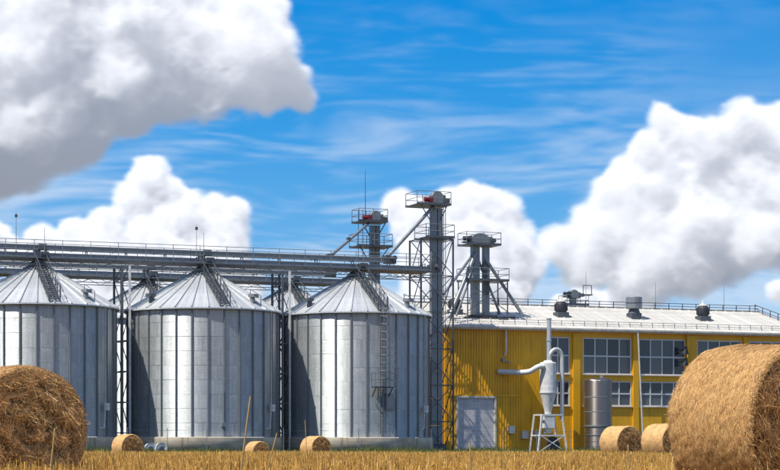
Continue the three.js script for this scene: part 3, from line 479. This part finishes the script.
  for (const y of [9.62, 8.55]) part(hall, 'wall_lamp', [bar([23.2, y + 0.1, 0.0], [23.2, y + 0.18, 0.7], 0.05), new THREE.CylinderGeometry(0.12, 0.34, 0.42, 14).rotateX(0.3).translate(23.2, y, 0.8), box(0.3, 0.3, 0.3, 23.2, y + 0.24, 0.75)], M.black);
}
{ const g = thing('leaning_pole', 'thin pale steel pole leaning in front of the hall windows', 'pole', 42.5, -5.05); part(g, 'shaft', [bar([0.08, 0, 0], [-0.52, 11.2, 0], 0.085, 8, 0.065)], M.trim); part(g, 'pole_cap', [bar([-0.52, 11.2, 0], [-0.524, 11.27, 0], 0.1, 8)], M.galv); part(g, 'pole_base', [box(0.5, 0.35, 0.5, 0.08, 0.12, 0)], M.concrete); }

// ventilators on the roof
function ventilator(label, x, z, kind) {
  const g = thing('roof_ventilator', label, 'ventilator', x, z, EH + (RH - EH) * (HZ - z) / 10 + 0.02, 'ventilators on the white roof');
  if (kind === 'drum') {
    part(g, 'base_curb', [box(1.05, 0.7, 1.05, 0, 0.2, 0), new THREE.CylinderGeometry(0.42, 0.6, 0.55, 20).translate(0, 0.75, 0)], M.galvDark);
    part(g, 'drum', [lathe([[0.01, 0.95], [0.72, 0.95], [0.76, 1.0], [0.76, 2.0], [0.72, 2.05], [0.01, 2.1]], 28)], M.galv); part(g, 'drum_band', [lathe([[0.77, 1.45], [0.79, 1.45], [0.79, 1.53], [0.77, 1.53]], 28)], M.galvDark);
  } else {
    part(g, 'base_curb', [box(1.1, 0.6, 1.1, 0, 0.15, 0)], M.galvDark);
    part(g, 'turbine', [lathe([[0.44, 0.42], [0.55, 0.55], [0.6, 0.95], [0.52, 1.3], [0.36, 1.45], [0.01, 1.5]], 20), ...[...Array(14)].map((_, k) => box(0.03, 0.6, 0.1, 0, 0, 0.58).rotateY(k * Math.PI / 7).translate(0, 0.9, 0))], M.steelDark);
    part(g, 'cap', [lathe([[0.46, 1.42], [0.38, 1.52], [0.12, 1.66], [0.05, 1.95], [0.01, 1.96]], 16)], M.trim);
  }
}
ventilator('dark turbine ventilator with white cap beside the roof elevator, left end of roof', 26.62, -11);
ventilator('dark turbine ventilator with white cap between roof elevator and drum ventilator', 37.21, -11);
ventilator('large grey drum ventilator near the middle of the white roof', 44.77, -11, 'drum');
ventilator('dark turbine ventilator with white cap at the right of the white roof', 52.12, -11);
for (const [x, h, l] of [[42.4, 3.4, 'thin mast on the roof ridge left of the drum ventilator'], [49.9, 2.6, 'thin mast on the roof ridge right of the drum ventilator'], [57.5, 2.4, 'thin mast on the roof ridge at the far right']]) { const g = thing('roof_mast', l, 'mast', x, -16.2, RH + 0.1, 'masts on the roof ridge'); part(g, 'mast_tube', [bar([0, 0, 0], [0, h, 0], 0.03, 6, 0.015)], M.galv); part(g, 'mast_foot', [box(0.3, 0.1, 0.3, 0, 0.02, 0)], M.galvDark); }

{ // elevator standing on the hall roof
  const g = thing('bucket_elevator', 'twin-leg bucket elevator standing on the left end of the white roof', 'elevator', 28.15, -10, 0, 'bucket elevators');
  leg(g, 0, 0, 0.68, 0.6, 12.3, 19.2, M.galv); leg(g, 1.05, 0, 0.5, 0.6, 12.3, 19.0, M.galvDark);
  head(g, 0.35, 0, 19.1, 1.9, 0.95, 0.9, false);
  part(g, 'second_head', [new THREE.CylinderGeometry(0.42, 0.42, 0.8, 18).rotateX(Math.PI / 2).translate(1.35, 19.35, 0), box(0.7, 0.4, 0.7, 1.1, 19.05, 0)], M.galv);
  platform(g, 19.0, -1.25, 2.1, -1.0, 1.0); platform(g, 15.8, -1.3, 2.8, -1.1, 1.2);
  for (const [x, z] of [[-1.2, 1.1], [2.7, 1.1], [-1.2, -1.0], [2.7, -1.0]]) part(g, 'platform_leg', [box(0.09, 3.5, 0.09, x, 14.05, z)], M.galvDark);
  part(g, 'platform_brace', [beam([-1.2, 13.0, 1.1], [2.7, 15.6, 1.1], 0.06, 0.06), beam([2.7, 13.0, 1.16], [-1.2, 15.6, 1.16], 0.06, 0.06)], M.galvDark);
  for (const [p, q, t] of [[[0.7, 17.9, 0.5], [4.3, 12.75, 0.9], 0.15], [[0.5, 17.6, -0.3], [2.75, 12.9, -0.6], 0.12], [[-0.1, 18.3, 0.45], [-3.2, 12.35, 1.6], 0.19], [[-0.4, 18.0, 0.2], [-4.6, 14.2, 3.6], 0.13], [[-0.2, 17.3, 0.5], [-2.0, 12.6, 0.4], 0.1]]) part(g, 'slanting_pipe', [bar(p, q, t, 10)], M.galv);
  part(g, 'roof_base', [box(2.6, 0.5, 1.5, 0.5, 12.45, 0.2), box(0.8, 0.5, 0.7, 2.2, 12.3, 1.0), box(0.9, 0.45, 0.7, -1.0, 12.25, 0.9), box(0.6, 0.55, 0.6, 3.3, 12.35, 0.5)], M.steelDark);
}
{ // far elevator behind the ridge
  const g = thing('bucket_elevator', 'small far elevator head with railings, showing just above the roof ridge', 'elevator', 52.9, -40, 0, 'bucket elevators');
  leg(g, 0, 0, 0.6, 0.6, 0, 17.2, M.galvDark); lattice(g, -0.9, 0.9, -0.8, 0.8, 0, 16.0, 4); platform(g, 16.2, -1.2, 1.4, -1, 1); head(g, 0, 0, 17.0, 1.1, 0.9, 0.8, false);
  part(g, 'side_platform', [box(1.2, 0.1, 1.2, 1.5, 17.4, 0), bar([1.0, 17.4, 0.5], [1.0, 18.4, 0.5], 0.04), bar([2.0, 17.4, 0.5], [2.0, 18.4, 0.5], 0.04), bar([1.0, 18.4, 0.5], [2.0, 18.4, 0.5], 0.04)], M.steelDark);
}
{ // white dust cyclone
  const g = thing('dust_cyclone', 'white dust cyclone on legs with stack and bent duct before the hall', 'cyclone', 32.5, -4);
  part(g, 'body', [lathe([[0.01, 8.5], [0.34, 8.48], [0.42, 8.36], [0.7, 8.3], [0.73, 8.22], [0.73, 5.72], [0.76, 5.7], [0.76, 5.6], [0.73, 5.58], [0.7, 5.5], [0.3, 3.95], [0.3, 3.6]].reverse(), 28)], M.white);
  part(g, 'inlet_duct', metric(flat(pipe([[-0.6, 7.95, 0.4], [-1.1, 7.9, 0.35], [-1.7, 7.5, -0.1], [-2.3, 7.42, -0.6], [-3.9, 7.5, -1.95]], 0.24, 12, 30))), M.white);
  part(g, 'stack', [bar([0.1, 8.4, 0], [0.1, 12.2, 0], 0.2, 14), bar([0.1, 12.1, 0], [0.1, 12.2, 0], 0.24, 14), bar([0.1, 10.2, 0], [0.1, 10.28, 0], 0.25, 14)], M.roofSheet[2]);
  part(g, 'bent_pipe', metric(flat(pipe([[0.1, 8.4, 0.1], [0.14, 9.0, 0.15], [0.5, 9.42, 0.2], [0.95, 9.4, 0.2], [1.22, 9.0, 0.2], [1.26, 8.2, 0.2], [1.26, 3.8, 0.2], [1.26, 3.2, 0.2]], 0.19, 12, 60))), M.roofSheet[2]);
  part(g, 'hopper', [box(1.0, 1.1, 0.9, -0.1, 3.1, 0.1), box(1.06, 0.08, 0.96, -0.1, 3.66, 0.1), box(0.5, 0.5, 0.5, -0.1, 2.35, 0.1)], M.white);
  for (const [sx, sz] of [[-1, 1], [1, 1], [-1, -1], [1, -1]]) part(g, 'stand_leg', [beam([sx * 0.95, 3.75, sz * 0.8], [sx * 1.45, 0, sz * 0.9], 0.14, 0.14)], M.white);
  for (const y of [3.7, 1.9]) { const k = 0.95 + (3.75 - y) * 0.133; part(g, 'stand_frame', [box(2 * k, 0.12, 0.1, 0, y, 0.85), box(2 * k, 0.12, 0.1, 0, y, -0.85), box(0.1, 0.12, 1.7, k, y, 0), box(0.1, 0.12, 1.7, -k, y, 0)], M.white); }
  part(g, 'cross_brace', [beam([-1.4, 0.4, 0.9], [1.15, 1.9, 0.88], 0.07, 0.07), beam([1.4, 0.4, 0.95], [-1.15, 1.9, 0.93], 0.07, 0.07)], M.white);
  part(g, 'fan_unit', [box(0.9, 0.9, 0.8, 0.5, 0.85, 0), new THREE.CylinderGeometry(0.5, 0.5, 0.4, 20).rotateX(Math.PI / 2).translate(0.4, 1.3, 0.1)], M.steelDark);
}
{ // stainless tank
  const g = thing('steel_tank', 'upright brushed stainless tank standing before the hall windows', 'tank', 37.15, -3.5);
  part(g, 'shell', [lathe([[0.01, 6.98], [0.5, 6.98], [1.05, 6.9], [1.2, 6.78], [1.23, 6.7], [1.23, 0.3], [1.2, 0.2], [0.01, 0.1]].reverse(), 40)], M.stainless);
  for (const y of [5.25, 3.95, 2.75]) part(g, 'weld_band', [lathe([[1.225, y], [1.245, y], [1.245, y + 0.07], [1.225, y + 0.07]], 40)], M.galv);
  part(g, 'support_ring', [lathe([[1.2, 2.62], [1.27, 2.62], [1.27, 2.74], [1.2, 2.74]], 40), lathe([[1.2, 1.9], [1.26, 1.9], [1.26, 1.97], [1.2, 1.97]], 40)], M.galvDark);
  part(g, 'plinth', [lathe([[0.01, 0.12], [1.45, 0.12], [1.45, -0.1], [0.01, -0.1]].reverse(), 32)], M.concrete);
  part(g, 'lid_nozzle', [new THREE.CylinderGeometry(0.2, 0.2, 0.3, 14).translate(0.3, 7.05, 0.2)], M.galv);
}
for (const [x, z, l] of [[-6.2, 7.2, 'left of the two white aeration fans beside the middle silo foundation'], [-5.45, 7.5, 'right of the two white aeration fans beside the middle silo foundation']]) {
  const g = thing('aeration_fan', l, 'fan', x, z, 0, 'aeration fans'); part(g, 'fan_housing', [new THREE.CylinderGeometry(0.42, 0.42, 0.5, 20).rotateX(Math.PI / 2).translate(0, 0.75, 0), lathe([[0.3, 0], [0.36, 0.05], [0.46, 0.06]], 20).rotateX(Math.PI / 2).translate(0, 0.75, 0.26)], M.white); part(g, 'fan_motor', [new THREE.CylinderGeometry(0.16, 0.16, 0.5, 12).rotateX(Math.PI / 2).translate(0, 0.75, 0.2)], M.galvDark); part(g, 'fan_stand', [box(0.7, 0.35, 0.6, 0, 0.17, 0)], M.steelDark);
}
{ // wire fence along the edge of the field
  const g = thing('wire_fence', 'thin wire fence between the field and the silos', 'fence', -30, 11.5), L = 96, p = metric(flat(new THREE.CylinderGeometry(0.025, 0.028, 2.4, 7).translate(0, 1.1, 0)));
  for (let x = 0; x <= L; x += 3) put(g, 'fence_post', p, M.galv, [x, 0, 0], [0, 0, (noise(x, 1, 2)) * 0.04]);
  for (const y of [0.5, 0.9, 1.3, 1.7, 2.1]) part(g, 'fence_wire', [bar([0, y, 0], [L, y, 0], 0.006, 4)], M.galvDark);
}

// ---------------------------------------------------------------- straw bales
const straws = (col) => { // a bag of bent straw strips
  const pos = [], colr = [], nor = [];
  return { pos, add(p, d, n, len, w, bend, c) {
    const side = V().crossVectors(d, n).normalize().multiplyScalar(w / 2), st = [];
    for (const t of [-0.5, 0, 0.5]) st.push(p.clone().addScaledVector(d, t * len).addScaledVector(n, bend * (t * t * 4 - 0.3)));
    const q = st.flatMap((s) => [s.clone().add(side), s.clone().sub(side)]);
    for (const i of [0, 1, 2, 1, 3, 2, 2, 3, 4, 3, 5, 4]) { pos.push(q[i].x, q[i].y, q[i].z); nor.push(n.x, n.y, n.z); colr.push(...c); }
  }, build() { const g = new THREE.BufferGeometry(); g.setAttribute('position', new THREE.Float32BufferAttribute(pos, 3)); g.setAttribute('color', new THREE.Float32BufferAttribute(colr, 3)); g.computeVertexNormals(); return g; } };
};
const strawTone = (r) => { const k = 0.68 + 0.42 * r(), w = r(); return w < 0.12 ? [0.78 * k + 0.1, 0.54 * k + 0.06, 0.26 * k + 0.02] : w < 0.38 ? [0.34 * k, 0.17 * k, 0.05 * k] : [0.76 * k, 0.44 * k, 0.155 * k]; };
function bale(label, X, depth, D, L, seed, fine, turn = 36) {
  const g = new THREE.Group(), r = rng(seed), R0 = D / 2; g.name = numbered('round_bale'); scene.add(g); tag(g, label, 'straw bale', 'round straw bales on the stubble');
  g.position.set(X, landY(X, -depth) - 0.02, -depth); g.rotation.y = turn * Math.PI / 180;
  const na = fine ? 200 : 48, face = fine ? 34 : 10, side = fine ? 40 : 10, prof = [];
  const E = 0.075, FR = R0 - E, onRim = (z) => { const over = Math.abs(z) - (L / 2 - E); if (over <= 0) return [R0, z, 0]; const t = Math.min(1, over / (E * 1.4)) * 1.4; return [FR + E * Math.cos(t), Math.sign(z) * (L / 2 - E + E * Math.sin(t)), t * Math.sign(z)]; };
  for (let i = 0; i <= face; i++) prof.push([FR * i / face, L / 2, 0]);
  for (let i = 1; i < 5; i++) prof.push([FR + E * Math.sin(i * 0.314), L / 2 - E + E * Math.cos(i * 0.314), 1]);
  for (let i = 0; i <= side; i++) prof.push([R0, (L / 2 - E) * (1 - 2 * i / side), 1]);
  for (let i = 4; i > 0; i--) prof.push([FR + E * Math.sin(i * 0.314), -L / 2 + E - E * Math.cos(i * 0.314), 1]);
  for (let i = face; i >= 0; i--) prof.push([FR * i / face, -L / 2, 0]);
  const pos = [], uv = [], idx = [], col = [], o = seed * 3.1, c = R0;
  const surf = (q, z, a, isSide) => { // sagging drum: flattened foot, rounded rim, rolled layers on the faces
    const rim = 0, x0 = Math.sin(a), y0 = Math.cos(a), f = noise(x0 * 2 + o, y0 * 2, z * 2.2) * 0.022 + noise(x0 * 14 * q, y0 * 14 * q + o, z * 13) * 0.013;
    let rad = q + (isSide || rim > 0 ? f : 0), zz = z;
    if (!isSide) { const roll = Math.sin((q * 46 + a) + noise(x0 * 3 * q + o, y0 * 3 * q, 3) * 4) * 0.012; zz += Math.sign(z) * (roll + fbm(x0 * q * 10 + o, y0 * q * 10, z, 4) * 0.3 * (1 - 0.85 * sstep(0.72, 0.9, q / R0)) - 0.04 * rim * rim - 0.015); }
    let y = rad * y0; if (y < -R0 * 0.9) y = -R0 * 0.9 + (y + R0 * 0.9) * 0.45;
    return [rad * x0 * 1.015, y + c * 0.955, zz];
  };
  const tint = noise(seed, 2, 3) * 0.05;
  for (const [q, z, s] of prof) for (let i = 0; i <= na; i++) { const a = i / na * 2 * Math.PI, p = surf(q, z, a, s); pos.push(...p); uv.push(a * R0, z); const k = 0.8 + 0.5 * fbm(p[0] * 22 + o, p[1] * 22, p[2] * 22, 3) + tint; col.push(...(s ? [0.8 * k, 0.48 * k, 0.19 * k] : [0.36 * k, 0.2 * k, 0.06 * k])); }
  const n = na + 1; for (let j = 0; j < prof.length - 1; j++) for (let i = 0; i < na; i++) { const a = j * n + i; idx.push(a, a + n, a + 1, a + 1, a + n, a + n + 1); }
  const b = new THREE.BufferGeometry(); b.setAttribute('position', new THREE.Float32BufferAttribute(pos, 3)); b.setAttribute('color', new THREE.Float32BufferAttribute(col, 3)); b.setAttribute('uv', new THREE.Float32BufferAttribute(uv, 2)); b.setIndex(idx); b.computeVertexNormals();
  part(g, 'rolled_straw', b, M.straw);
  const bag = straws(), bag2 = straws(), N = fine ? 85000 : 2400, NF = fine ? 17000 : 1600, w = fine ? 1 : 3;
  for (let k = 0; k < N; k++) { // wound round the drum
    const a = r() * 2 * Math.PI, [qq, z, tt] = onRim((r() - 0.5) * (L + 0.06)), p = V(...surf(qq, z, a, 1)), nn = V(Math.sin(a) * Math.cos(tt), Math.cos(a) * Math.cos(tt), Math.sin(tt)), along = V(Math.cos(a), -Math.sin(a), 0), t = (r() - 0.5) * (r() < 0.4 ? 2.6 : 1.0), d = along.multiplyScalar(Math.cos(t)).add(V(0, 0, Math.sin(t)));
    const len = 0.03 + 0.07 * r(); if (p.y < 0.03) continue;
    bag.add(p.addScaledVector(nn, 0.001 + 0.006 * r() * r()), d, nn, len, (0.0015 + 0.0016 * r()) * w, -len * len / (8 * R0) * 4 + (r() < 0.05 ? 0.014 * r() : 0), strawTone(r));
  }
  for (let k = 0; k < NF * 2; k++) { // tangled ends on both faces
    const f = k % 2 ? 1 : -1, q = FR * Math.sqrt(r()) * (f > 0 ? 1 : 0.9), a = r() * 2 * Math.PI, p = V(...surf(q, f * L / 2, a, 0)), loose = r() < 0.55; if (p.y < 0.03) continue;
    const along = V(Math.cos(a), -Math.sin(a), 0), out = V(Math.sin(a), Math.cos(a), 0), t = loose ? (r() - 0.5) * 3.1 : (r() - 0.5) * 1.1, d = along.multiplyScalar(Math.cos(t)).addScaledVector(out, Math.sin(t)).add(V(0, 0, f * (r() - 0.3) * (r() < 0.2 ? 1.1 : 0.35))).normalize();
    const nn = V(0, 0, f).addScaledVector(d, -d.z * f).normalize(), len = 0.05 + 0.17 * r();
    bag2.add(p.add(V(0, 0, f * (0.002 + 0.075 * r() * r()))), d, nn, len, (0.003 + 0.004 * r()) * (fine ? 1 : 2), (r() - 0.5) * 0.05, strawTone(r));
  }
  tag(part(g, 'wound_straw', bag.build(), M.straw), null, null, null, 'stuff');
  tag(part(g, 'loose_straw_end', bag2.build(), M.straw), null, null, null, 'stuff');
  return g;
}
bale('large round straw bale at the left edge of the photo, close to the camera', -4.5, 23.5, 1.5, 1.2, 3, true);
bale('large round straw bale cut by the right edge, closest to the camera', 3.46, 18.45, 1.5, 1.05, 4, true);
bale('small far bale before the gap between the left and middle silos', -14.7, 112, 1.42, 1.2, 5, false);
bale('half hidden far bale before the middle silo, lowest of all bales', -8.5, 128, 1.25, 1.1, 6, false, 34);
bale('small far bale before the gap between the middle and ladder silos', -4.35, 117, 1.4, 1.25, 7, false);
bale('mid distance bale before the hall, left of the steel pole and below the tank', 10.05, 87, 1.46, 1.25, 8, false, 33);
bale('mid distance bale half hidden behind the large right bale', 11.0, 80, 1.5, 1.25, 9, false, 36);

// ---------------------------------------------------------------- stubble, grass and stalks
function tuft(seed, n, h0, h1, w, spread, lean, tone) {
  const r = rng(seed), bag = straws();
  for (let k = 0; k < n; k++) {
    const a = r() * 6.283, q = spread * Math.sqrt(r()), h = h0 + (h1 - h0) * r(), d = V((r() - 0.5) * lean, 1, (r() - 0.5) * lean).normalize(), f = r() * 6.283, nn = V(Math.cos(f), 0, Math.sin(f)).addScaledVector(d, -V(Math.cos(f), 0, Math.sin(f)).dot(d)).normalize();
    bag.add(V(Math.cos(a) * q, 0, Math.sin(a) * q).addScaledVector(d, h / 2), d, nn, h, w * (0.7 + 0.6 * r()), (r() - 0.5) * 0.03, tone(r));
  }
  return bag;
}
function scatter(name, label, category, geo, mat, list) {
  const m = new THREE.InstancedMesh(geo, mat, list.length), q = new THREE.Object3D(), c = new THREE.Color();
  list.forEach(([x, y, z, s, sy, k], i) => { q.position.set(x, y, z); q.rotation.set(0, (i * 2.399) % 6.283, 0); q.scale.set(s, s * sy, s); q.updateMatrix(); m.setMatrixAt(i, q.matrix); m.setColorAt(i, c.setRGB(k, k, k)); });
  m.name = numbered(name); m.castShadow = m.receiveShadow = true; scene.add(m); tag(m, label, category, null, 'stuff'); return m;
}
{
  const tone = (r) => { const k = 0.55 + 0.7 * r(), w = r(); return w < 0.2 ? [0.84 * k, 0.57 * k, 0.22 * k] : w < 0.36 ? [0.44 * k, 0.22 * k, 0.04 * k] : [0.78 * k, 0.45 * k, 0.09 * k]; };
  const near = (() => { const b = tuft(21, 9, 0.15, 0.355, 0.0065, 0.09, 0.5, tone), r = rng(5); for (let k = 0; k < 5; k++) { const a = r() * 6.283, d = V(Math.cos(a), (r() - 0.4) * 0.5, Math.sin(a)).normalize(), n = V(0, 1, 0).addScaledVector(d, -d.y).normalize(); b.add(V((r() - 0.5) * 0.16, 0.06 + 0.2 * r(), (r() - 0.5) * 0.16), d, n, 0.1 + 0.18 * r(), 0.006, 0.02 * r(), tone(r)); } return b.build(); })();
  const far = tuft(22, 9, 0.15, 0.32, 0.014, 0.17, 0.5, tone).build();
  const r = rng(9), a = [], b = [];
  const clump = (x, d) => 0.85 + 0.3 * noise(x * 0.5, d * 0.25, 4) + 0.2 * noise(x * 2.2, d * 1.1, 9);
  for (let d = 7; d < 50; ) { const w = 0.23 * d + 2.5, den = 62; d += 1 / (2 * w * den); const x = (r() * 2 - 1) * w; a.push([x, landY(x, -d) - 0.01, -d, 0.9 + 0.3 * r(), clump(x, d) * (0.85 + 0.3 * r()), 0.82 + 0.3 * r() + 0.18 * noise(x * 0.8, d * 0.3, 6)]); }
  for (let d = 50; d < 137; ) { const w = 0.24 * d + 3, den = 17; d += 1 / (2 * w * den); const x = (r() * 2 - 1) * w; b.push([x, landY(x, -d) - 0.01, -d, 0.9 + 0.35 * r(), clump(x * 0.6, d * 0.4) * (0.85 + 0.3 * r()), 0.82 + 0.3 * r() + 0.18 * noise(x * 0.3, d * 0.12, 6)]); }
  scatter('stubble', 'golden cut straw stubble covering the near field', 'stubble', near, M.straw, a);
  scatter('stubble', 'golden cut straw stubble of the far field before the silos', 'stubble', far, M.straw, b);
  const tall = tuft(23, 2, 0.26, 0.38, 0.006, 0.12, 0.7, tone).build(), t3 = [];
  for (let d = 15; d < 90; ) { const w = 0.23 * d + 2.5, den = 0.9; d += 1 / (2 * w * den); const x = (r() * 2 - 1) * w; t3.push([x, landY(x, -d) - 0.01, -d, 0.9 + 0.3 * r(), 0.8 + 0.35 * r(), 0.85 + 0.3 * r()]); }
  scatter('straggling_straw', 'taller straggling straws sticking up from the near stubble', 'stubble', tall, M.straw, t3);
  // grass along the fence and round the foundations
  const green = (q) => { const k = 0.6 + 0.7 * q(); return q() < 0.25 ? [0.34 * k, 0.25 * k, 0.07 * k] : [0.13 * k, 0.165 * k, 0.035 * k]; };
  const gg = tuft(31, 12, 0.22, 0.8, 0.02, 0.2, 0.55, green).build(), list = [];
  for (let k = 0; k < 26000; k++) { const x = -34 + 104 * r(), z = 6.8 + 12 * Math.pow(r(), 1.3), [X, Z] = worldOf(x, z - (x > 20 ? 7 * r() : 0)); const t = 0.55 + 0.5 * sstep(-0.25, 0.4, noise(x * 0.16, z * 0.2, 8)) + 0.25 * noise(x * 0.9, z, 3); list.push([X, YARD - 0.02, Z, 0.8 + 0.4 * r(), Math.max(0.3, t), 0.75 + 0.5 * r()]); }
  scatter('weedy_grass', 'strip of weedy green grass along the wire fence', 'grass', gg, M.grass, list);
  // tall dry stalks left standing near the camera
  for (const [px, py, d, lean, w, l] of [[250.5, 396, 9, -0.15, 0.006, 'tallest dry stalk, standing before the middle silo foundation'], [277, 433, 9.5, -0.3, 0.005, 'short dry stalk leaning left beside the tallest stalk'], [55, 428, 10, -0.12, 0.008, 'thick dry stalk in front of the large left bale'], [470, 443, 10, 0.02, 0.007, 'short upright dry stalk below the grey roller door'], [305, 420, 14, 0.06, 0.004, 'thin dry stalk before the small bale by the ladder silo'], [628, 444, 11, 0.05, 0.006, 'short dry stalk before the mid distance bale by the tank'], [385, 461, 9, 0.5, 0.006, 'broken dry stalk leaning right at the bottom middle']]) {
    const g = new THREE.Group(), X = (px - 390) / 2000 * d, top = 0.5 + (448 - py) / 2000 * d; g.name = numbered('dry_stalk'); scene.add(g); tag(g, l, 'stalk', 'tall dry stalks near the camera'); g.position.set(X + lean * top * 0.8, landY(X, -d) - 0.02, -d);
    const e = -lean * top * 0.8, H = top + 0.02 - landY(X, -d);
    part(g, 'stem', metric(flat(pipe([[0, 0, 0], [e * 0.3 + 0.004, H * 0.35, 0.01], [e * 0.62, H * 0.66, 0], [e, H, 0]], w * 0.62, 7, 14))), M.stalk);
    part(g, 'stem_node', [new THREE.SphereGeometry(w * 0.95, 8, 6).translate(e * 0.3 + 0.004, H * 0.35, 0.01), new THREE.SphereGeometry(w * 0.9, 8, 6).translate(e * 0.62, H * 0.66, 0)], M.stalk);
    part(g, 'dry_leaf', metric(flat(new THREE.TubeGeometry(new THREE.CatmullRomCurve3([V(e * 0.3, H * 0.36, 0), V(e * 0.3 + 0.02, H * 0.36 + 0.05, 0.01), V(e * 0.3 + 0.05, H * 0.36 + 0.04, 0.02)]), 8, w * 0.5, 5).scale(1, 1, 0.5))), M.stalk);
  }
}

scene.traverse((o) => { if (o.isMesh) o.castShadow = o.receiveShadow = true; });
renderer.render(scene, camera);
